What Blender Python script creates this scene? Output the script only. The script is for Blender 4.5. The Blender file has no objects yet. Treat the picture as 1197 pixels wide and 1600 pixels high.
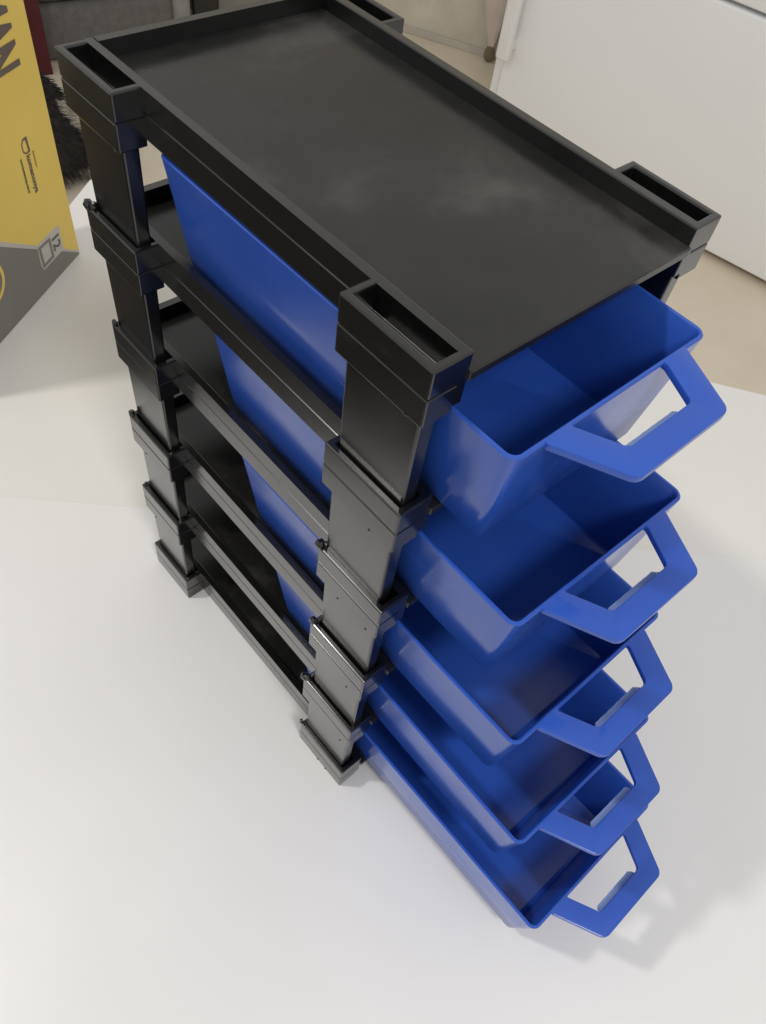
import bpy, bmesh, math, random
from mathutils import Vector, Matrix, noise

random.seed(4)
MM = 0.001
scene = bpy.context.scene
col = scene.collection

# ------------------------------------------------------------------ camera
cam_d = bpy.data.cameras.new('camera')
cam = bpy.data.objects.new('camera', cam_d)
col.objects.link(cam)
R = ((0.75, -0.6512, 0.1154), (-0.4751, -0.6519, -0.591), (0.4601, 0.3885, -0.7983))
rx, ry, rz = (Vector(r) for r in R)
rz.normalize(); rx = (rx - rz * rx.dot(rz)).normalized(); ry = rz.cross(rx)
cam.matrix_world = Matrix(((rx.x, -ry.x, -rz.x, -0.10868), (rx.y, -ry.y, -rz.y, -0.08466),
                           (rx.z, -ry.z, -rz.z, 0.42988), (0, 0, 0, 1)))
cam_d.sensor_fit = 'VERTICAL'
cam_d.sensor_height = 24.0
cam_d.sensor_width = 24.0
cam_d.lens = 24.0 * 1239.2 / 1600.0
cam_d.clip_start = 0.01
cam_d.clip_end = 50
scene.camera = cam

# ------------------------------------------------------------------ light
world = bpy.data.worlds.new('World')
scene.world = world
world.use_nodes = True
bg = world.node_tree.nodes['Background']
bg.inputs[0].default_value = (1.0, 0.985, 0.965, 1)
bg.inputs[1].default_value = 0.56


def lamp(name, loc, target, size, power, color):
    d = bpy.data.lights.new(name, 'POINT')
    d.shadow_soft_size = size
    d.energy = power
    d.color = color
    o = bpy.data.objects.new(name, d)
    col.objects.link(o)
    o.location = loc
    o.rotation_euler = (Vector(target) - Vector(loc)).to_track_quat('-Z', 'Y').to_euler()
    return o


lamp('ceiling_lamp', (-0.586, 0.565, 1.338), (0.1, 0.1, 0.0), 0.045, 24.0, (1.0, 0.965, 0.91))
lamp('ceiling_lamp', (-0.230, -0.680, 1.300), (0.1, 0.1, 0.0), 0.13, 25.0, (1.0, 0.97, 0.93))

scene.view_settings.view_transform = 'Standard'
scene.view_settings.look = 'None'
scene.view_settings.exposure = 0.12
scene.view_settings.gamma = 1.0
scene.cycles.caustics_reflective = False
scene.cycles.caustics_refractive = False
scene.cycles.sample_clamp_indirect = 0.5


# ------------------------------------------------------------------ materials
def new_mat(name):
    m = bpy.data.materials.new(name)
    m.use_nodes = True
    nt = m.node_tree
    return m, nt, nt.nodes['Principled BSDF']


def ramp(nt, stops):
    r = nt.nodes.new('ShaderNodeValToRGB')
    el = r.color_ramp.elements
    while len(el) < len(stops):
        el.new(0.5)
    for e, (p, c) in zip(el, stops):
        e.position = p
        e.color = c if len(c) == 4 else (*c, 1)
    return r


def tex_noise(nt, scale, detail=4, rough=0.55, coord='Object', stretch=None):
    tc = nt.nodes.new('ShaderNodeTexCoord')
    n = nt.nodes.new('ShaderNodeTexNoise')
    n.inputs['Scale'].default_value = scale
    n.inputs['Detail'].default_value = detail
    n.inputs['Roughness'].default_value = rough
    src = tc.outputs[coord]
    if stretch:
        mp = nt.nodes.new('ShaderNodeMapping')
        mp.inputs['Scale'].default_value = stretch
        nt.links.new(src, mp.inputs['Vector'])
        src = mp.outputs['Vector']
    nt.links.new(src, n.inputs['Vector'])
    return n


def bump(nt, b, node_out, strength, dist):
    bp = nt.nodes.new('ShaderNodeBump')
    bp.inputs['Strength'].default_value = strength
    bp.inputs['Distance'].default_value = dist
    nt.links.new(node_out, bp.inputs['Height'])
    nt.links.new(bp.outputs['Normal'], b.inputs['Normal'])


def plastic(name, c0, c1, r0, r1, scale=30, bscale=900, bstr=0.05, spec=0.5, scuff=0.0, scol=(0.3, 0.3, 0.3)):
    m, nt, b = new_mat(name)
    n = tex_noise(nt, scale, 5, 0.6)
    cr = ramp(nt, [(0.3, c0), (0.72, c1)])
    rr = ramp(nt, [(0.3, (r0,) * 3), (0.7, (r1,) * 3)])
    nt.links.new(n.outputs['Fac'], cr.inputs['Fac'])
    nt.links.new(n.outputs['Fac'], rr.inputs['Fac'])
    nt.links.new(cr.outputs['Color'], b.inputs['Base Color'])
    nt.links.new(rr.outputs['Color'], b.inputs['Roughness'])
    n2 = tex_noise(nt, bscale, 3, 0.5)
    bump(nt, b, n2.outputs['Fac'], bstr, 0.0004)
    if scuff:
        # fine rubbed scratches and dust: only colour and gloss of the surface itself
        sc = tex_noise(nt, 55, 8, 0.75, stretch=(1.0, 0.35, 2.2))
        sr = ramp(nt, [(0.60, (0, 0, 0)), (0.74, (1, 1, 1))])
        nt.links.new(sc.outputs['Fac'], sr.inputs['Fac'])
        ml = nt.nodes.new('ShaderNodeMath'); ml.operation = 'MULTIPLY'; ml.inputs[1].default_value = scuff
        nt.links.new(sr.outputs['Color'], ml.inputs[0])
        mx = nt.nodes.new('ShaderNodeMixRGB'); mx.inputs[2].default_value = (*scol, 1)
        nt.links.new(ml.outputs[0], mx.inputs[0]); nt.links.new(cr.outputs['Color'], mx.inputs[1])
        nt.links.new(mx.outputs[0], b.inputs['Base Color'])
        ad = nt.nodes.new('ShaderNodeMath'); ad.operation = 'ADD'
        nt.links.new(rr.outputs['Color'], ad.inputs[0]); nt.links.new(ml.outputs[0], ad.inputs[1])
        nt.links.new(ad.outputs[0], b.inputs['Roughness'])
    b.inputs['Specular IOR Level'].default_value = spec
    return m


M_black = plastic('black_plastic', (0.0035, 0.0035, 0.0034), (0.0070, 0.0069, 0.0067), 0.14, 0.26, 26, 300, 0.0015, scuff=0.09, scol=(0.16, 0.16, 0.15))
bb = M_black.node_tree.nodes['Principled BSDF']
bb.inputs['Coat Weight'].default_value = 0.65
bb.inputs['Coat Roughness'].default_value = 0.25
M_floor = None
m, nt, b = new_mat('black_tray_plastic')          # tray floors: same plastic, scuffed and dusty; cloudy sheen painted as pale patches
n = tex_noise(nt, 14, 6, 0.62)
n_s = tex_noise(nt, 9, 4, 0.6, stretch=(1.0, 3.0, 1.0))
cr = ramp(nt, [(0.36, (0.008, 0.008, 0.0078)), (0.52, (0.014, 0.0138, 0.0135)), (0.70, (0.055, 0.054, 0.051))])
rr = ramp(nt, [(0.25, (0.14,) * 3), (0.75, (0.34,) * 3)])
nt.links.new(n.outputs['Fac'], cr.inputs['Fac'])
nt.links.new(n_s.outputs['Fac'], rr.inputs['Fac'])
vo = nt.nodes.new('ShaderNodeTexVoronoi')
vo.inputs['Scale'].default_value = 95
tc = nt.nodes.new('ShaderNodeTexCoord')
nt.links.new(tc.outputs['Object'], vo.inputs['Vector'])
vr = ramp(nt, [(0.030, (1, 1, 1)), (0.055, (0, 0, 0))])
nt.links.new(vo.outputs['Distance'], vr.inputs['Fac'])
sep = nt.nodes.new('ShaderNodeSeparateColor')
nt.links.new(vo.outputs['Color'], sep.inputs[0])
gt = nt.nodes.new('ShaderNodeMath'); gt.operation = 'GREATER_THAN'; gt.inputs[1].default_value = 0.93
nt.links.new(sep.outputs[0], gt.inputs[0])
mu = nt.nodes.new('ShaderNodeMath'); mu.operation = 'MULTIPLY'
nt.links.new(vr.outputs['Color'], mu.inputs[0]); nt.links.new(gt.outputs[0], mu.inputs[1])
mx = nt.nodes.new('ShaderNodeMixRGB'); mx.inputs[2].default_value = (0.25, 0.24, 0.22, 1)
nt.links.new(mu.outputs[0], mx.inputs[0]); nt.links.new(cr.outputs['Color'], mx.inputs[1])
nt.links.new(mx.outputs[0], b.inputs['Base Color'])
nt.links.new(rr.outputs['Color'], b.inputs['Roughness'])
bump(nt, b, tex_noise(nt, 600, 3).outputs['Fac'], 0.06, 0.0004)
M_floor = m

M_blue = plastic('blue_plastic', (0.020, 0.076, 0.40), (0.026, 0.090, 0.45), 0.12, 0.26, 22, 300, 0.005, scuff=0.14, scol=(0.10, 0.17, 0.48))
M_blue.node_tree.nodes['Principled BSDF'].inputs['Subsurface Weight'].default_value = 0.0
M_lip = plastic('thin_blue_plastic', (0.20, 0.29, 0.55), (0.26, 0.35, 0.60), 0.2, 0.3, 40)

m, nt, b = new_mat('white_laminate')
n = tex_noise(nt, 5, 5, 0.5)
cr = ramp(nt, [(0.3, (0.70, 0.69, 0.66)), (0.7, (0.74, 0.73, 0.71))])
nt.links.new(n.outputs['Fac'], cr.inputs['Fac'])
nt.links.new(cr.outputs['Color'], b.inputs['Base Color'])
b.inputs['Roughness'].default_value = 0.42
b.inputs['Specular IOR Level'].default_value = 0.35
bump(nt, b, tex_noise(nt, 260, 3).outputs['Fac'], 0.03, 0.0005)
M_table = m


m, nt, b = new_mat('white_sheet_plastic')
n = tex_noise(nt, 6, 5, 0.5)
cr = ramp(nt, [(0.3, (0.725, 0.722, 0.72)), (0.7, (0.755, 0.752, 0.75))])
nt.links.new(n.outputs['Fac'], cr.inputs['Fac'])
nt.links.new(cr.outputs['Color'], b.inputs['Base Color'])
b.inputs['Roughness'].default_value = 0.4
b.inputs['Specular IOR Level'].default_value = 0.35
# smudges, hairline scratches and crumbs on the sheet
sm1 = tex_noise(nt, 11, 7, 0.7)
sr1 = ramp(nt, [(0.50, (0.30,) * 3), (0.66, (0.50,) * 3)])
nt.links.new(sm1.outputs['Fac'], sr1.inputs['Fac'])
nt.links.new(sr1.outputs['Color'], b.inputs['Roughness'])
vo = nt.nodes.new('ShaderNodeTexVoronoi'); vo.inputs['Scale'].default_value = 34
tc = nt.nodes.new('ShaderNodeTexCoord')
nt.links.new(tc.outputs['Object'], vo.inputs['Vector'])
vr = ramp(nt, [(0.012, (1, 1, 1)), (0.024, (0, 0, 0))])
nt.links.new(vo.outputs['Distance'], vr.inputs['Fac'])
sep = nt.nodes.new('ShaderNodeSeparateColor'); nt.links.new(vo.outputs['Color'], sep.inputs[0])
gt = nt.nodes.new('ShaderNodeMath'); gt.operation = 'GREATER_THAN'; gt.inputs[1].default_value = 0.90
nt.links.new(sep.outputs[0], gt.inputs[0])
mu = nt.nodes.new('ShaderNodeMath'); mu.operation = 'MULTIPLY'
nt.links.new(vr.outputs['Color'], mu.inputs[0]); nt.links.new(gt.outputs[0], mu.inputs[1])
mx = nt.nodes.new('ShaderNodeMixRGB'); mx.inputs[2].default_value = (0.32, 0.30, 0.28, 1)
nt.links.new(mu.outputs[0], mx.inputs[0]); nt.links.new(cr.outputs['Color'], mx.inputs[1])
nt.links.new(mx.outputs[0], b.inputs['Base Color'])
M_sheet = m


def matte(name, c0, c1, scale, rough=0.7, coord='Object', bs=0.0, bscale=80, stretch=None):
    m, nt, b = new_mat(name)
    n = tex_noise(nt, scale, 6, 0.6, coord, stretch)
    cr = ramp(nt, [(0.32, c0), (0.70, c1)])
    nt.links.new(n.outputs['Fac'], cr.inputs['Fac'])
    nt.links.new(cr.outputs['Color'], b.inputs['Base Color'])
    b.inputs['Roughness'].default_value = rough
    if bs:
        bump(nt, b, tex_noise(nt, bscale, 4).outputs['Fac'], bs, 0.002)
    return m


M_ground = matte('beige_tile', (0.70, 0.61, 0.48), (0.78, 0.70, 0.57), 3.0, 0.35)
M_wall = matte('dirty_plaster', (0.50, 0.455, 0.36), (0.74, 0.70, 0.61), 4.5, 0.8, bs=0.15, bscale=40)
M_white = matte('white_enamel', (0.86, 0.87, 0.88), (0.88, 0.89, 0.90), 2.0, 0.35)
M_trim = matte('white_trim', (0.78, 0.78, 0.77), (0.82, 0.82, 0.81), 6.0, 0.4)
M_dark = matte('dark_gap', (0.02, 0.018, 0.014), (0.035, 0.03, 0.022), 8, 0.8)
M_grey = matte('grey_fabric', (0.12, 0.115, 0.11), (0.17, 0.163, 0.155), 40, 0.9, bs=0.3, bscale=600)
M_skirt = matte('skirting_tile', (0.46, 0.43, 0.37), (0.58, 0.54, 0.46), 6, 0.6)
M_maroon = matte('maroon_card', (0.075, 0.006, 0.010), (0.10, 0.009, 0.014), 10, 0.6)
M_yellow = matte('yellow_print', (0.68, 0.49, 0.085), (0.74, 0.55, 0.12), 9, 0.38)
M_pgrey = matte('grey_print', (0.155, 0.148, 0.132), (0.19, 0.18, 0.165), 9, 0.38)
M_pline = matte('pale_print', (0.42, 0.39, 0.36), (0.48, 0.45, 0.41), 20, 0.4)
M_plabel = matte('silver_print', (0.42, 0.40, 0.365), (0.50, 0.475, 0.43), 30, 0.35)
M_pgrey2 = matte('pale_grey_plastic', (0.30, 0.29, 0.27), (0.36, 0.345, 0.32), 5, 0.5)
M_dark_slab = matte('added_dark_slab', (0.030, 0.026, 0.023), (0.055, 0.047, 0.041), 25, 0.95, bs=0.3, bscale=300)
M_ink = matte('brown_ink', (0.085, 0.065, 0.055), (0.11, 0.085, 0.07), 60, 0.45)
M_ink2 = matte('faded_ink', (0.22, 0.14, 0.045), (0.26, 0.17, 0.06), 60, 0.45)
M_card = matte('box_card', (0.30, 0.24, 0.13), (0.36, 0.29, 0.17), 15, 0.7)
M_stain = matte('brown_bristle', (0.16, 0.12, 0.075), (0.22, 0.17, 0.11), 60, 0.9)
M_pink = matte('pale_pink_cloth', (0.60, 0.52, 0.46), (0.66, 0.58, 0.52), 20, 0.8)
m, nt, b = new_mat('cat_fur')
tc = nt.nodes.new('ShaderNodeTexCoord')
at = nt.nodes.new('ShaderNodeAttribute'); at.attribute_name = 'furcol'
nt.links.new(at.outputs['Color'], b.inputs['Base Color'])
b.inputs['Roughness'].default_value = 0.75
M_fur = m


# ------------------------------------------------------------------ mesh helpers
def link(name, bm, mat, parent=None, smooth=False):
    bmesh.ops.recalc_face_normals(bm, faces=bm.faces)
    me = bpy.data.meshes.new(name)
    bm.to_mesh(me)
    bm.free()
    me.materials.append(mat)
    if smooth:
        me.polygons.foreach_set('use_smooth', [True] * len(me.polygons))
        try:
            me.set_sharp_from_angle(angle=math.radians(35))
        except Exception:
            pass
    o = bpy.data.objects.new(name, me)
    col.objects.link(o)
    o.parent = parent
    return o


def inst(name, me, parent, loc=(0, 0, 0), scale=(1, 1, 1)):
    o = bpy.data.objects.new(name, me)
    col.objects.link(o)
    o.parent = parent
    o.location = Vector(loc) * MM
    o.scale = scale
    return o


def empty(name, loc=(0, 0, 0), rotz=0.0):
    o = bpy.data.objects.new(name, None)
    o.empty_display_size = 0.02
    col.objects.link(o)
    o.location = Vector(loc) * MM
    o.rotation_euler = (0, 0, rotz)
    return o


def tag(o, label=None, cat=None, group=None, kind=None):
    if label: o['label'] = label
    if cat: o['category'] = cat
    if group: o['group'] = group
    if kind: o['kind'] = kind
    return o


def box(bm, x0, x1, y0, y1, z0, z1):
    v = [bm.verts.new((x * MM, y * MM, z * MM)) for z in (z0, z1) for y in (y0, y1) for x in (x0, x1)]
    return [bm.faces.new([v[i] for i in f]) for f in
            ((0, 1, 3, 2), (4, 6, 7, 5), (0, 4, 5, 1), (2, 3, 7, 6), (0, 2, 6, 4), (1, 5, 7, 3))]


def prism(bm, pts, a0, a1, fn):
    """polygon pts (u,v) extruded from a0 to a1; fn(u,v,a) -> xyz in mm"""
    A = [bm.verts.new(Vector(fn(u, v, a0)) * MM) for u, v in pts]
    B = [bm.verts.new(Vector(fn(u, v, a1)) * MM) for u, v in pts]
    n = len(pts)
    bm.faces.new(A[::-1]); bm.faces.new(B)
    for i in range(n):
        bm.faces.new((A[i], A[(i + 1) % n], B[(i + 1) % n], B[i]))


def bevel_sel(bm, width, seg, keep):
    """bevel every sharp edge for which keep(v1,v2) (mm coords) is true"""
    bm.normal_update()
    ed = []
    for e in bm.edges:
        if len(e.link_faces) == 2 and e.calc_face_angle(0) > 0.5:
            a, c = e.verts[0].co / MM, e.verts[1].co / MM
            if keep(a, c):
                ed.append(e)
    bmesh.ops.bevel(bm, geom=ed, offset=width * MM, segments=seg, affect='EDGES', profile=0.5, clamp_overlap=True)


def rrect(x0, x1, y0, y1, r, n=6):
    out = []
    for cx, cy, a in ((x1 - r, y1 - r, 0), (x0 + r, y1 - r, 90), (x0 + r, y0 + r, 180), (x1 - r, y0 + r, 270)):
        for k in range(n + 1):
            t = math.radians(a + 90 * k / n)
            out.append((cx + r * math.cos(t), cy + r * math.sin(t)))
    return out


def loft(bm, rings, cap0=True, cap1=True):
    L = [[bm.verts.new(Vector(p) * MM) for p in r] for r in rings]
    n = len(L[0])
    for a, b in zip(L, L[1:]):
        for i in range(n):
            bm.faces.new((a[i], a[(i + 1) % n], b[(i + 1) % n], b[i]))
    if cap0: bm.faces.new(L[0][::-1])
    if cap1: bm.faces.new(L[-1])


# ------------------------------------------------------------------ setting: floor, wall
bm = bmesh.new(); box(bm, -6000, 6000, -6000, 6000, -790, -750)
tag(link('floor', bm, M_ground), kind='structure')

bm = bmesh.new(); box(bm, -2300, -100, -700, 2500, -750, -742); bevel_sel(bm, 4, 2, lambda a, c: True)
tag(link('added_dark_slab', bm, M_dark_slab), 'dark brown rug added on the floor out of view to darken reflections', 'slab')  # invented, out of view; added only so the glossy posts reflect something dark

wp, we = Vector((1954, 2010, 0)), Vector((0.4392, -0.8984, 0))
wn = Vector((0.8984, 0.4392, 0))


def wall_pt(s, d, z):
    p = wp + we * s + wn * d
    return (p.x, p.y, z)


bm = bmesh.new()
prism(bm, [(-1500, 0), (900, 0), (900, 120), (-1500, 120)], -750, 1700, lambda u, v, a: wall_pt(u, v, a))
wall = tag(link('wall', bm, M_wall), kind='structure')
bm = bmesh.new()
prism(bm, [(-1500, -9), (900, -9), (900, 0), (-1500, 0)], -750, -728, lambda u, v, a: wall_pt(u, v, a))
bevel_sel(bm, 2, 2, lambda a, c: True)
link('skirting_board', bm, M_skirt, wall)

# ------------------------------------------------------------------ white table
table = empty('white_table', (0, 0, 0))
tag(table, 'white laminate table top under the stack of blue bins', 'table')
bm = bmesh.new()
pts = [(8, 448), (170, 572), (200, 405), (800, -410), (300, -900), (-580, -600), (-340, -165), (-150, 165), (-66, 306), (-18, 376)]
prism(bm, pts, -26, -0.7, lambda u, v, a: (u, v, a))
bevel_sel(bm, 1.5, 2, lambda a, c: True)
link('table_top', bm, M_table, table)
for lx, ly in ((120, 420), (640, -330), (230, -780), (-330, -480)):
    bm = bmesh.new()
    loft(bm, [[(lx + 22 * math.cos(t * math.pi / 6), ly + 22 * math.sin(t * math.pi / 6), z) for t in range(12)] for z in (-750, -26)])
    link('leg', bm, M_trim, table, True)

# ------------------------------------------------------------------ white sheet under the stack
far = [(-70, 296, 0, 10), (-54, 281, 0, 10), (17, 217, 0, 10), (121, 126, 0, 10), (309, -47, 0, 10), (640, -345, 0, 10)]
near = [(-500, -545), (280, -840)]


def catmull(pts, t):
    n = len(pts) - 1
    x = t * n
    i = min(int(x), n - 1)
    f = x - i
    p0, p1, p2, p3 = (pts[max(0, min(n, k))] for k in (i - 1, i, i + 1, i + 2))
    return [0.5 * (2 * b + (c - a) * f + (2 * a - 5 * b + 4 * c - d) * f * f + (3 * b - a - 3 * c + d) * f ** 3) for a, b, c, d in zip(p0, p1, p2, p3)]


NU, NV = 90, 60
gv, gf = [], []
for i in range(NU + 1):
    t = i / NU
    fx, fy, fh, fl = catmull(far, t)
    fh = max(fh, 0.0); fl = max(fl, 6.0)
    F = Vector((fx, fy)); N = Vector(near[0]).lerp(Vector(near[1]), t)
    for j in range(NV + 1):
        v = (j / NV) ** 2.2
        q = F.lerp(N, v)
        d = (q - F).length
        k = max(0.0, 1 - d / fl)
        gv.append((q.x * MM, q.y * MM, fh * (k * k * (3 - 2 * k)) * MM))
for i in range(NU):
    for j in range(NV):
        a = i * (NV + 1) + j
        gf.append((a, a + 1, a + NV + 2, a + NV + 1))
sm_ = bpy.data.meshes.new('white_sheet')
sm_.from_pydata(gv, [], gf)
sm_.materials.append(M_sheet)
sm_.polygons.foreach_set('use_smooth', [True] * len(sm_.polygons))
sheet = bpy.data.objects.new('white_sheet', sm_)
col.objects.link(sheet)
so = sheet.modifiers.new('thickness', 'SOLIDIFY'); so.thickness = 0.0006
so.offset = -1
bm = bmesh.new(); bm.from_mesh(sm_); bmesh.ops.recalc_face_normals(bm, faces=bm.faces)
if sum(f.normal.z for f in bm.faces) < 0: bmesh.ops.reverse_faces(bm, faces=bm.faces)
bm.to_mesh(sm_); bm.free()
tag(sheet, 'large flat white sheet under the black frames on the table top', 'sheet')

# ------------------------------------------------------------------ white cabinet with handle
ce, cn = Vector((-0.163, 0.9866, 0)), Vector((0.9866, 0.163, 0))
cp = Vector((1817, 623, 0))


def cab(s, d, z):
    p = cp + ce * s + cn * d
    return (p.x, p.y, z)


cabinet = empty('fridge', (1817, 623, -750))
tag(cabinet, 'tall white fridge on the beige floor with a bar handle on its door edge', 'fridge')


def cab_part(name, s0, s1, d0, d1, z0, z1, mat, bev=4, seg=3):
    bm = bmesh.new()
    prism(bm, [(s0, d0), (s1, d0), (s1, d1), (s0, d1)], z0, z1, lambda u, v, a: tuple(Vector(cab(u, v, a)) - Vector((1817, 623, -750))))
    if bev: bevel_sel(bm, bev, seg, lambda a, c: True)
    return link(name, bm, mat, cabinet, True)


cab_part('plinth', -380, 700, 120, 560, -750, -730, M_dark, 0)
cab_part('body', -400, 758, 30, 600, -731, 1000, M_white)
d1 = cab_part('door', -405, 719, 0, 28, -733, -212, M_white, 6)
d2 = cab_part('door', -405, 719, -1, 28, -203, 998, M_white, 6)
bm = bmesh.new()
hs = [(684, -46), (722, -46), (722, -22), (684, -22)]
prism(bm, hs, -505, -250, lambda u, v, a: tuple(Vector(cab(u, v, a)) - Vector((1817, 623, -750))))
bevel_sel(bm, 8, 4, lambda a, c: True)
for z in (-480, -290):
    prism(bm, [(690, -26), (706, -26), (706, 2), (690, 2)], z, z + 24, lambda u, v, a: tuple(Vector(cab(u, v, a)) - Vector((1817, 623, -750))))
link('handle', bm, M_trim, d1, True)

# ------------------------------------------------------------------ hanging brush beside the fridge
bm = bmesh.new()
o0 = Vector(wall_pt(342, -30, 0))
rings = []
for z, w, d in ((-380, 46, 9), (-560, 40, 9), (-640, 26, 8), (-690, 13, 6), (-706, 10, 6)):
    c = o0 + we * (-(z + 706) * 0.10)
    rings.append([tuple(c + we * (w * math.cos(t * math.pi / 6)) + wn * (d * math.sin(t * math.pi / 6)) + Vector((0, 0, z))) for t in range(12)])
loft(bm, rings)
strap = empty('hanging_brush', (o0.x, o0.y, -750))
tag(strap, 'pale tapering brush with brown tip hung on the dirty wall beside the fridge', 'brush')
a = link('shaft', bm, M_pink, strap, True)
a.location = -strap.location
bm = bmesh.new()
rings = []
for z, w, d in ((-700, 9, 6), (-722, 15, 10), (-752, 19, 13), (-775, 14, 10), (-782, 4, 4)):
    z = -700 + (z + 700) * 0.58
    rings.append([tuple(o0 + we * (w * math.cos(t * math.pi / 6)) + wn * (d * math.sin(t * math.pi / 6)) + Vector((0, 0, z))) for t in range(12)])
loft(bm, rings)
a = link('bristle_tip', bm, M_stain, strap, True)
a.location = -strap.location

# ------------------------------------------------------------------ grey sofa, dark post, maroon box
sofa = empty('grey_sofa', (1080, 2240, -750), math.radians(-11.6))
tag(sofa, 'dark grey upholstered sofa in the dim corner behind the trays', 'sofa')
for nm, b6, bv in (('base', (-262, 150, 0, 420, 0, 150), 25), ('seat', (-258, 146, -8, 400, 150, 300), 40), ('backrest', (-258, 146, 250, 420, 290, 760), 50)):
    bm = bmesh.new(); box(bm, *b6); bevel_sel(bm, bv, 5, lambda a, c: True)
    link(nm, bm, M_grey, sofa, True)
bm = bmesh.new(); box(bm, 140, 192, -20, 420, 0, 520); bevel_sel(bm, 20, 4, lambda a, c: True)
link('armrest', bm, matte('pale_grey_fabric', (0.26, 0.25, 0.24), (0.32, 0.31, 0.30), 30, 0.9), sofa, True)

post = empty('dark_post', (1332, 2215, -750), math.radians(-20))
tag(post, 'narrow dark upright post between grey sofa and pale wall', 'post')
bm = bmesh.new(); box(bm, -38, 38, -20, 20, 0, 1500); bevel_sel(bm, 3, 2, lambda a, c: True)
link('shaft', bm, M_dark, post)
bm = bmesh.new(); box(bm, -60, 60, -40, 40, 0, 12); bevel_sel(bm, 2, 2, lambda a, c: True)
link('base_plate', bm, M_dark, post)

crate = empty('grey_storage_box', (1620, 2300, -750), math.radians(-8))
tag(crate, 'pale grey storage box standing beyond the back rim, right of the dark post', 'storage box')
bm = bmesh.new(); box(bm, -230, 245, 0, 330, 0, 470); bevel_sel(bm, 8, 3, lambda a, c: True)
link('body', bm, M_pgrey2, crate, True)
bm = bmesh.new(); box(bm, -238, 253, -8, 338, 470, 505); bevel_sel(bm, 8, 3, lambda a, c: True)
link('lid', bm, M_pgrey2, crate, True)

red = empty('maroon_carton', (822, 2224, -750), math.radians(-19))
tag(red, 'maroon carton standing on the floor behind the yellow box', 'carton')
bm = bmesh.new(); box(bm, -230, 0, 0, 60, 0, 420); bevel_sel(bm, 3, 2, lambda a, c: True)
link('body', bm, M_maroon, red)
bm = bmesh.new(); box(bm, -233, 3, -3, 63, 395, 424); bevel_sel(bm, 3, 2, lambda a, c: True)
link('lid', bm, M_maroon, red)

# ------------------------------------------------------------------ cat on the floor
cat = empty('cat', (560, 1875, -750))
tag(cat, 'furry black and white cat resting on the floor behind the yellow box', 'cat')
bm = bmesh.new()


def blob(cx, cy, cz, rx_, ry_, rz_, sub=3):
    mt = Matrix.Translation(Vector((cx, cy, cz)) * MM) @ Matrix.Diagonal((rx_ * MM, ry_ * MM, rz_ * MM, 1))
    bmesh.ops.create_icosphere(bm, subdivisions=sub, radius=1, matrix=mt)


blob(0, 0, 105, 125, 190, 105, 4)          # trunk
blob(10, -105, 85, 105, 95, 85)            # haunch
blob(5, 150, 130, 90, 85, 100)             # chest
blob(-10, 235, 205, 62, 60, 58)            # head
blob(-14, 288, 190, 30, 28, 24)            # muzzle
for sx in (-1, 1):
    blob(-10 + sx * 38, 228, 262, 20, 12, 34, 2)   # ears
    blob(sx * 48, 250, 30, 28, 60, 26, 2)          # front paws
    blob(sx * 80, -40, 34, 40, 75, 34, 2)          # hind paws
for k in range(9):                                  # tail curled round
    t = k / 8
    blob(90 + 45 * math.sin(t * 2.6), -150 + 200 * t, 30, 27 - 10 * t, 34, 26 - 9 * t, 2)
body = link('body', bm, M_fur, cat, True)
rm = body.modifiers.new('remesh', 'REMESH'); rm.mode = 'VOXEL'; rm.voxel_size = 0.012; rm.use_smooth_shade = True
sm = body.modifiers.new('smooth', 'SMOOTH'); sm.factor = 0.6; sm.iterations = 4
dg = bpy.context.evaluated_depsgraph_get()
me = bpy.data.meshes.new_from_object(body.evaluated_get(dg))
body.modifiers.clear()
old = body.data; body.data = me; bpy.data.meshes.remove(old)
if not me.materials: me.materials.append(M_fur)


def furcolor(p, n_):
    q = p / MM
    white = 0.0
    f = noise.noise(p * 22)
    # white flank patch, chest and paws
    if (q - Vector((114, -110, 132))).length < 46 + 20 * f: white = 1
    if q.y > 170 and q.z < 150 + 30 * f: white = 1
    if q.z < 34 + 12 * f and q.x > 0: white = max(white, 0.45)
    k = 0.8 + 0.35 * noise.noise(p * 60)
    d = Vector((0.022, 0.018, 0.016)) * k
    w = Vector((0.62, 0.58, 0.51)) * k
    return d.lerp(w, white)


def paint(me, fn):
    ca = me.color_attributes.new('furcol', 'FLOAT_COLOR', 'POINT')
    for i, v in enumerate(me.vertices):
        c = fn(i, v)
        ca.data[i].color = (c[0], c[1], c[2], 1)


paint(me, lambda i, v: furcolor(v.co, v.normal))
fv, ff, fc = [], [], []
polys = list(me.polygons)
for k in range(15000):
    pl = random.choice(polys)
    p = pl.center + Vector([random.uniform(-1, 1) for _ in range(3)]) * 0.006
    nn = (pl.normal + Vector((0.15, -0.55, -0.35)) + Vector([random.gauss(0, .25) for _ in range(3)])).normalized()
    side = nn.cross(Vector([random.gauss(0, 1) for _ in range(3)])).normalized() * 0.0011
    ln = random.uniform(0.014, 0.026)
    i = len(fv)
    tip = p + nn * ln + Vector((0, 0, -0.004))
    fv += [p - side, p + side, tip]
    ff.append((i, i + 1, i + 2))
    c = furcolor(p, nn) * random.uniform(0.75, 1.35)
    fc += [c, c, c]
fm = bpy.data.meshes.new('fur'); fm.from_pydata(fv, [], ff)
fm.materials.append(M_fur)
paint(fm, lambda i, v: fc[i])
fo = bpy.data.objects.new('fur', fm); col.objects.link(fo); fo.parent = cat
tag(fo, kind='stuff')

# ------------------------------------------------------------------ printed yellow box on the table
ybox = empty('yellow_box', (109, 478, 0.0), math.atan2(0.5523, 0.8336))
tag(ybox, 'yellow and grey printed carton with a 12 badge standing on the white table', 'carton')
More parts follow.
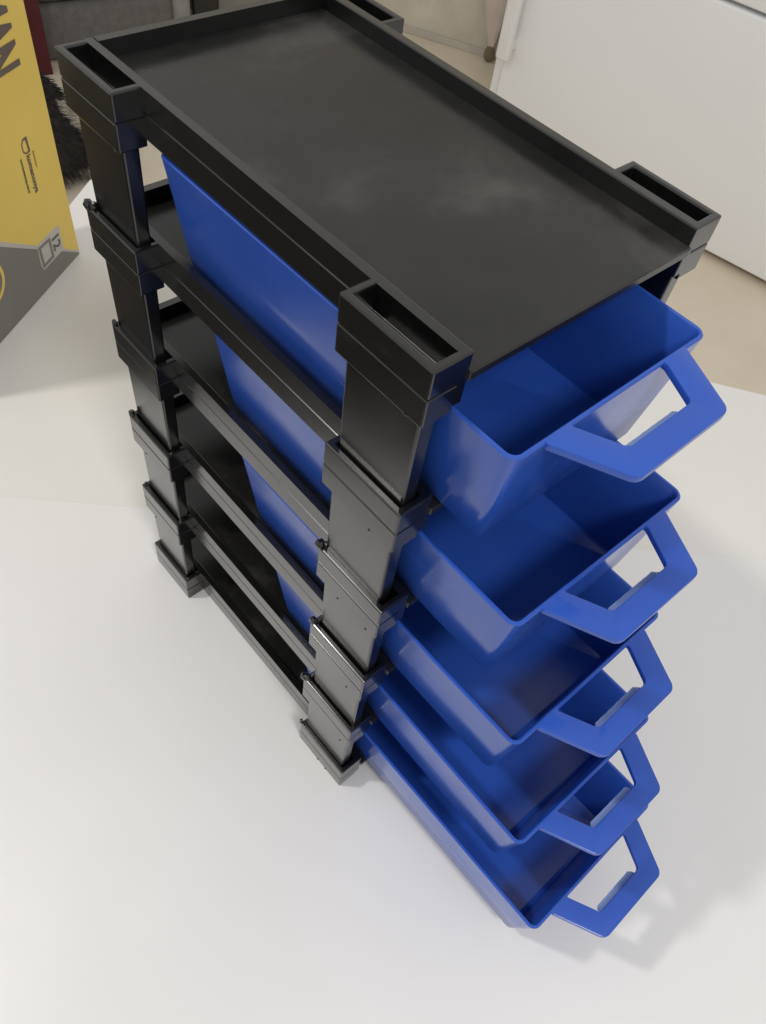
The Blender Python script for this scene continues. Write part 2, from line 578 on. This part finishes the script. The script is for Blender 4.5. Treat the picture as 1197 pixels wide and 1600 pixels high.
# local frame: x = along the face (0 at the right corner, negative to the left), y = depth, z = up
bm = bmesh.new(); box(bm, -190, 0, 0.4, 42, -0.7, 262); bevel_sel(bm, 0.8, 2, lambda a, c: True)
link('carton_body', bm, M_card, ybox)


def face_poly(name, pts, off, mat, parent=ybox, th=0.25):
    bm = bmesh.new()
    prism(bm, pts, 0.4 - off, 0.4 - off + th, lambda u, v, a: (u, a, v))
    return link(name, bm, mat, parent)


k = 65.1 / 89.0
face_poly('yellow_panel', [(-0.6, 3.0), (-0.6, 261.4), (-189.4, 261.4), (-189.4, 189.4 * k + 3.4)], 0.25, M_yellow)
face_poly('white_stripe', [(-0.6, 0.9), (-0.6, 3.0), (-189.4, 189.4 * k + 3.4), (-189.4, 189.4 * k - 3.4)], 0.25, M_pline)
face_poly('grey_panel', [(-0.6, 0.6), (-189.4, 189.4 * k - 3.4), (-189.4, 0.6)], 0.25, M_pgrey)
badge = face_poly('number_badge', [(-19.8, 38.5), (-20.0, 18.5), (-24, 17.2), (-50, 17.4), (-52, 22), (-51, 39.2), (-47, 40), (-24, 39.4)], 0.5, M_plabel)


def text(name, body_, size, s, z, parent, mat, shear=0.0, off=0.8, sx=1.0, bold=0.0, align='LEFT'):
    """lettering on the face, reading downward (rotated a quarter turn clockwise), cap tops towards +s"""
    cu = bpy.data.curves.new(name, 'FONT')
    cu.body = body_
    cu.size = size * MM
    cu.extrude = 0.00006
    cu.shear = shear
    cu.offset = bold * MM
    cu.align_x = align
    t = bpy.data.objects.new(name, cu)
    col.objects.link(t)
    dg = bpy.context.evaluated_depsgraph_get()
    me = bpy.data.meshes.new_from_object(t.evaluated_get(dg))
    bpy.data.objects.remove(t)
    # text x -> -z (down), text y -> +s, normal -> -y
    for v in me.vertices:
        x, y, zz = v.co.x * sx, v.co.y, v.co.z
        v.co = Vector((s * MM + y, (0.4 - off) * MM - zz, z * MM - x))
    me.materials.clear(); me.materials.append(mat)
    me.update()
    o = bpy.data.objects.new(name, me)
    col.objects.link(o)
    o.parent = parent
    return o


text('brand_lettering', 'MAN', 50, -55.0, 209, ybox, M_ink, shear=0.12, off=0.5, sx=0.44, bold=2.1)
text('small_lettering', 'komanonya', 6.6, -36.5, 104.0, ybox, M_ink, off=0.5, bold=0.16, sx=0.93)
text('small_lettering', 'www.komanonya.com.tr', 3.6, -44.4, 105.2, ybox, M_ink, off=0.5, bold=0.08, sx=0.72)
text('small_lettering', 'distribution       .', 3.0, -29.0, 104.0, ybox, M_ink2, off=0.5, sx=0.9)
text('badge_number', '12', 13.5, -32.0, 36.0, badge, M_ink, off=0.75, bold=0.25, sx=1.0)


def ring_poly(name, outer, inner, off, mat, parent):
    bm = bmesh.new()
    n = len(outer)
    for i in range(n):
        j = (i + 1) % n
        prism(bm, [outer[i], outer[j], inner[j], inner[i]], 0.4 - off, 0.4 - off + 0.2, lambda u, v, a: (u, a, v))
    return link(name, bm, mat, parent)


ring_poly('badge_frame', [(-34, 36.5), (-50.3, 37.5), (-50.3, 19.0), (-34, 19.0)], [(-36.5, 34.5), (-47.5, 35), (-47.5, 21.5), (-36.5, 21.5)], 0.72, M_pgrey, badge)
logo = ring_poly('logo', [(-31.5, 116), (-36.5, 116), (-39, 113), (-39, 107.5), (-36, 105), (-31, 105)], [(-33.6, 114.5), (-36.2, 114.9), (-38.2, 112.5), (-38.2, 108.2), (-35.6, 105.9), (-32.8, 106.4)], 0.5, M_ink, ybox)
tt = [math.radians(a) for a in range(0, 360, 10)]
ring_poly('printed_ring', [(-111 + 17 * math.cos(t), 46 + 17 * math.sin(t)) for t in tt], [(-111 + 14.2 * math.cos(t), 46 + 14.2 * math.sin(t)) for t in tt], 0.5, M_yellow, ybox)

# ------------------------------------------------------------------ stacking tray frames
W, D, P, Z1 = 121.3, 180.0, 56.78, 19.5
LS, WX, RT = 35.0, 10.2, 3.5           # socket length, socket width, rim thickness
FD, RH, BH = 6.0, 17.5, 19.5           # floor depth under rim, rail height, socket block height


def side_rail_mesh():
    bm = bmesh.new()
    g = 0.35
    prof = [(0, 0), (0, -7.6), (g, -8.0), (g, -8.4), (0, -8.6), (0, -RH), (RT, -RH), (RT, 0)]
    prism(bm, prof, 0, D, lambda u, v, a: (u, a, v))

    def keep(a, c):
        top = a.z > -0.1 and c.z > -0.1
        bot = a.z < -RH + 0.1 and c.z < -RH + 0.1
        if abs(a.y - c.y) > 1:                 # long edges; the outer top edge butts the sockets
            return (top and a.x > 1) or bot
        return a.y < 0.1 and (a.x > 1 or c.x > 1)
    bevel_sel(bm, 0.5, 2, keep)
    # sharpen only the outer top edge between the sockets: leave crisp
    bmesh.ops.recalc_face_normals(bm, faces=bm.faces)
    me = bpy.data.meshes.new('side_rim'); bm.to_mesh(me); bm.free(); me.materials.append(M_black)
    return me


def socket_mesh():
    """three-walled socket, open towards the rim at x = WX; y from 0 (front) to LS"""
    bm = bmesh.new()
    t = 2.6
    prof = [(0, 0), (WX, 0), (WX, t), (t, t), (t, LS - t), (WX, LS - t), (WX, LS), (0, LS)]
    prism(bm, prof, -8.9, 0, lambda u, v, a: (u, v, a))
    bevel_sel(bm, 0.6, 2, lambda a, c: not (a.x > WX - .1 and c.x > WX - .1) and not (a.z < -8 and c.z < -8))
    # lower block below the parting groove, then a closed bottom
    bm2 = bmesh.new()
    box(bm2, 0, WX, 0, LS, -BH, -9.5)
    bevel_sel(bm2, 0.6, 2, lambda a, c: not (a.x > WX - .1 and c.x > WX - .1))
    tmp = bpy.data.meshes.new('t'); bm2.to_mesh(tmp); bm2.free()
    bm.from_mesh(tmp); bpy.data.meshes.remove(tmp)
    box(bm, 0.45, WX - 0.01, 0.45, LS - 0.45, -9.6, -8.8)     # recessed groove core
    bmesh.ops.recalc_face_normals(bm, faces=bm.faces)
    me = bpy.data.meshes.new('corner_socket'); bm.to_mesh(me); bm.free(); me.materials.append(M_black)
    return me


def leg_mesh():
    """leg under a socket, standing in the socket of the frame below"""
    bm = bmesh.new()
    z0, z1 = -BH + 0.05, -P - 8.6
    x0, x1, y0, y1 = 2.3, 8.6, 2.5, LS - 2.5
    tp = 0.5
    rings = []
    for z, k in ((z0, 0), (-P + 0.0, 0.75), (z1, 1.0)):
        d = tp * k
        rings.append([(u, v, z) for u, v in rrect(x0 + d, x1 - d * .4, y0 + d, y1 - d, 0.8, 2)])
    loft(bm, rings)
    bmesh.ops.recalc_face_normals(bm, faces=bm.faces)
    me = bpy.data.meshes.new('leg'); bm.to_mesh(me); bm.free(); me.materials.append(M_black)
    return me


def floor_mesh():
    bm = bmesh.new()
    box(bm, WX + RT - 0.3, W - WX - RT + 0.3, -1.0, D - RT + 0.3, -FD - 3.2, -FD)
    bevel_sel(bm, 0.5, 2, lambda a, c: a.y < 0 and c.y < 0)
    me = bpy.data.meshes.new('tray_floor'); bmesh.ops.recalc_face_normals(bm, faces=bm.faces); bm.to_mesh(me); bm.free(); me.materials.append(M_floor)
    return me


def back_mesh():
    bm = bmesh.new()
    prof = [(0, 0), (0, -7.6), (-.5, -7.9), (-.5, -8.5), (0, -8.8), (0, -RH), (-RT, -RH), (-RT, 0)]
    prism(bm, prof, WX + RT - 0.0, W - WX - RT + 0.0, lambda u, v, a: (a, D + u, v))
    bmesh.ops.recalc_face_normals(bm, faces=bm.faces)
    me = bpy.data.meshes.new('back_rim'); bm.to_mesh(me); bm.free(); me.materials.append(M_black)
    return me


def beam_mesh():
    bm = bmesh.new()
    box(bm, WX + RT - 0.2, W - WX - RT + 0.2, 3.5, 7.0, -RH + 2.0, -FD - 3.0)
    bevel_sel(bm, 0.4, 2, lambda a, c: True)
    me = bpy.data.meshes.new('front_beam'); bmesh.ops.recalc_face_normals(bm, faces=bm.faces); bm.to_mesh(me); bm.free(); me.materials.append(M_black)
    return me


def flash_mesh(seed, r):
    rnd = random.Random(seed)
    bm = bmesh.new()
    bmesh.ops.create_icosphere(bm, subdivisions=2, radius=r * MM)
    for v in bm.verts:
        v.co *= 1 + 0.5 * noise.noise(v.co * 900 + Vector((seed, 0, 0)))
        v.co.z *= 1.1
    me = bpy.data.meshes.new('moulding_flash'); bm.to_mesh(me); bm.free(); me.materials.append(M_black)
    return me


ME_rail, ME_sock, ME_leg, ME_floor, ME_back, ME_beam = side_rail_mesh(), socket_mesh(), leg_mesh(), floor_mesh(), back_mesh(), beam_mesh()


def mirrored(me, mx_=False, my_=False):
    """a mirrored mesh copy with correct normals"""
    m2 = me.copy()
    for v in m2.vertices:
        if mx_: v.co.x = W * MM - v.co.x
        if my_: v.co.y = D * MM - v.co.y
    if mx_ != my_: m2.flip_normals()
    return m2


RAILS = [ME_rail, None]
SOCK = [ME_sock, mirrored(ME_sock, True), mirrored(ME_sock, False, True), mirrored(ME_sock, True, True)]
LEGS = [ME_leg, mirrored(ME_leg, True), mirrored(ME_leg, False, True), mirrored(ME_leg, True, True)]
_r = ME_rail.copy()
for v in _r.vertices: v.co.x += WX * MM
RAILS = [_r, mirrored(_r, True)]
FLASH = [flash_mesh(1, 1.5), flash_mesh(5, 1.1), flash_mesh(9, 1.9), flash_mesh(13, 0.9)]

frame_labels = {
    6: 'topmost black plastic tray frame, its bare dusty floor and four open corner sockets exposed',
    5: 'black plastic tray frame carrying the topmost blue bin, second frame from the top',
    4: 'black plastic tray frame carrying the second blue bin from the top',
    3: 'black plastic tray frame carrying the middle blue bin of five',
    2: 'black plastic tray frame carrying the second blue bin from the bottom',
    1: 'legless bottom black tray frame lying on the white table under the lowest blue bin'}
flash_spots = {5: [((0.8, 178.6), 2), ((1.6, 176.5), 0)], 4: [((1.0, 35.0), 2), ((2.2, 33.6), 1), ((0.8, 179.0), 1), ((1.2, 178), 3)],
               3: [((1.0, 34.4), 0), ((2.0, 33.4), 3), ((1.0, 178.6), 0)], 2: [((0.8, 35.4), 2), ((1.6, 33.6), 0), ((2.0, 178.5), 3)],
               1: [((0.8, 35.4), 1), ((2.0, 33.8), 3)]}
jit = {6: (0, 0), 5: (-0.3, 0.3), 4: (0.3, -0.5), 3: (-0.2, -0.3), 2: (-0.5, 0.6), 1: (-0.3, 0.3)}
for lv in range(1, 7):
    zt = Z1 + P * (lv - 1)
    f = empty('tray_frame', (jit[lv][0], jit[lv][1], zt))
    tag(f, frame_labels[lv], 'tray frame', 'black stacking tray frames')
    inst('tray_floor', ME_floor, f)
    for me in RAILS: inst('side_rim', me, f)
    inst('back_rim', ME_back, f)
    inst('front_beam', ME_beam, f)
    for k in range(4):
        s = inst('corner_socket', SOCK[k], f)
        if lv > 1:
            inst('leg', LEGS[k], f)
    for (fx, fy), fk in flash_spots.get(lv, []):
        inst('moulding_flash', FLASH[fk], f, (fx, fy, 0.9))
    rnd = random.Random(lv * 7)
    for k in range(2):                                   # burrs left along the sockets' lower edges
        yb = rnd.choice([rnd.uniform(2, 33), rnd.uniform(147, 178)])
        b_ = inst('moulding_burr', FLASH[3], f, (0.0, yb, -BH + rnd.uniform(0, 0.5)), (0.35, 0.6, 0.45))

# ------------------------------------------------------------------ blue drawer bins
BX0, BX1, BL, BHT = 10.9, 97.1, 162.0, 44.3
ix, iy, wt = 5.9, 5.0, 1.6


def bin_mesh():
    bm = bmesh.new()

    def ring(t, inset, z, r):
        # t = 1 at rim, 0 at base
        q = (1 - t)
        return [(u, v, z) for u, v in rrect(BX0 + ix * q + inset, BX1 - ix * q - inset, iy * q + inset, BL - iy * q - inset, r, 6)]
    H = BHT
    rings = [ring(0, 1.2, 0, 2.5), ring(0.01, 0.35, 0.35, 3.0), ring(0.03, 0, 1.2, 3.2), ring(0.5, 0, H * .5, 3.6), ring(0.985, 0, H - 0.5, 4.0),
             ring(1, 0.45, H, 3.8), ring(1, wt - 0.35, H, 3.0), ring(0.985, wt, H - 0.5, 2.6), ring(0.5, wt, H * .5, 2.3), ring(0.06, wt, 2.6, 2.0), ring(0.04, wt + 0.9, 1.9, 1.6)]
    loft(bm, rings)
    bmesh.ops.recalc_face_normals(bm, faces=bm.faces)
    me = bpy.data.meshes.new('bin_shell'); bm.to_mesh(me); bm.free()
    me.materials.append(M_blue)
    me.polygons.foreach_set('use_smooth', [True] * len(me.polygons))
    me.set_sharp_from_angle(angle=math.radians(40))
    return me


def fillet(pts, radii, n=6):
    out = []
    N = len(pts)
    for i in range(N):
        p, r = Vector(pts[i]), radii[i]
        if r <= 0:
            out.append(tuple(p)); continue
        a, c = (Vector(pts[i - 1]) - p).normalized(), (Vector(pts[(i + 1) % N]) - p).normalized()
        ang = a.angle(c)
        d = r / math.tan(ang / 2)
        s, e = p + a * d, p + c * d
        ctr = p + (a + c).normalized() * (r / math.sin(ang / 2))
        v0, v1 = s - ctr, e - ctr
        tot = v0.angle_signed(v1)
        for k in range(n + 1):
            t = tot * k / n
            out.append((ctr.x + v0.x * math.cos(t) + v0.y * math.sin(t), ctr.y - v0.x * math.sin(t) + v0.y * math.cos(t)))
    return out


XC = (BX0 + BX1) / 2


def handle_mesh():
    bm = bmesh.new()
    pts = [(-31.0, 0.9), (-31.0, -0.6), (-20.4, -22.2), (20.4, -22.2), (31.0, -0.6), (31.0, 0.9), (20.6, 0.9), (20.6, -0.6), (14.0, -13.8), (-14.0, -13.8), (-20.6, -0.6), (-20.6, 0.9)]
    rad = [0, 1.5, 4.2, 4.2, 1.5, 0, 0, 0.8, 2.4, 2.4, 0.8, 0]
    pl = fillet([(x + XC, y) for x, y in pts], rad)
    prism(bm, pl, BHT - 2.5, BHT + 0.12, lambda u, v, a: (u, v, a))
    bevel_sel(bm, 0.35, 2, lambda a, c: abs(a.z - c.z) < .01 and not (a.y > .5 and c.y > .5))
    bmesh.ops.recalc_face_normals(bm, faces=bm.faces)
    me = bpy.data.meshes.new('handle'); bm.to_mesh(me); bm.free()
    me.materials.append(M_blue)
    me.polygons.foreach_set('use_smooth', [True] * len(me.polygons))
    me.set_sharp_from_angle(angle=math.radians(35))
    return me


def lip_mesh():
    """thin ragged grip flange hanging inside the handle bar"""
    bm = bmesh.new()
    rnd = random.Random(3)
    n = 18
    A, B, A2, B2 = [], [], [], []
    for i in range(n + 1):
        x = XC - 13.0 + 25.0 * i / n
        w = 2.3 + rnd.uniform(-.06, .06) - (1.2 if i in (0, n) else 0)
        for L, y, z in ((A, -13.9, BHT - 2.0), (B, -13.9 + w, BHT - 3.6), (A2, -13.9, BHT - 2.4), (B2, -13.9 + w, BHT - 4.0)):
            L.append(bm.verts.new((x * MM, y * MM, z * MM)))
    for i in range(n):
        bm.faces.new((A[i], A[i + 1], B[i + 1], B[i])); bm.faces.new((A2[i], B2[i], B2[i + 1], A2[i + 1]))
        bm.faces.new((B[i], B[i + 1], B2[i + 1], B2[i])); bm.faces.new((A[i], A2[i], A2[i + 1], A[i + 1]))
    bm.faces.new((A[0], B[0], B2[0], A2[0])); bm.faces.new((A[n], A2[n], B2[n], B[n]))
    bmesh.ops.recalc_face_normals(bm, faces=bm.faces)
    me = bpy.data.meshes.new('grip_lip'); bm.to_mesh(me); bm.free()
    me.materials.append(M_lip)
    return me


ME_bin, ME_handle, ME_lip = bin_mesh(), handle_mesh(), lip_mesh()
ys = [-112.7, -84.6, -61.7, -42.2, -22.4]
bl = ['lowest blue drawer bin, pulled out the farthest, nearly touching the table with its handle over it',
      'blue drawer bin second from the bottom of the stack, pulled out over the lowest bin',
      'middle blue drawer bin of five, half pulled out between two others',
      'blue drawer bin second from the top of the stack, under the topmost bin',
      'topmost blue drawer bin, pushed in farthest under the bare top tray']
bl[0] = 'lowest blue drawer bin of the stack, pulled out the farthest'
for k in range(5):
    zb = Z1 + P * k - FD
    o = empty('drawer_bin', (jit[k + 1][0] + (0.5, -0.3, 0.6, -0.2, 0.2)[k], ys[k], zb), math.radians((0.35, -0.3, 0.25, -0.4, 0.3)[k]))
    tag(o, bl[k], 'drawer bin', 'blue drawer bins pulled out of the stack')
    inst('bin_shell', ME_bin, o)
    h = inst('handle', ME_handle, o)
    inst('grip_lip', ME_lip, h)

bpy.context.view_layer.update()
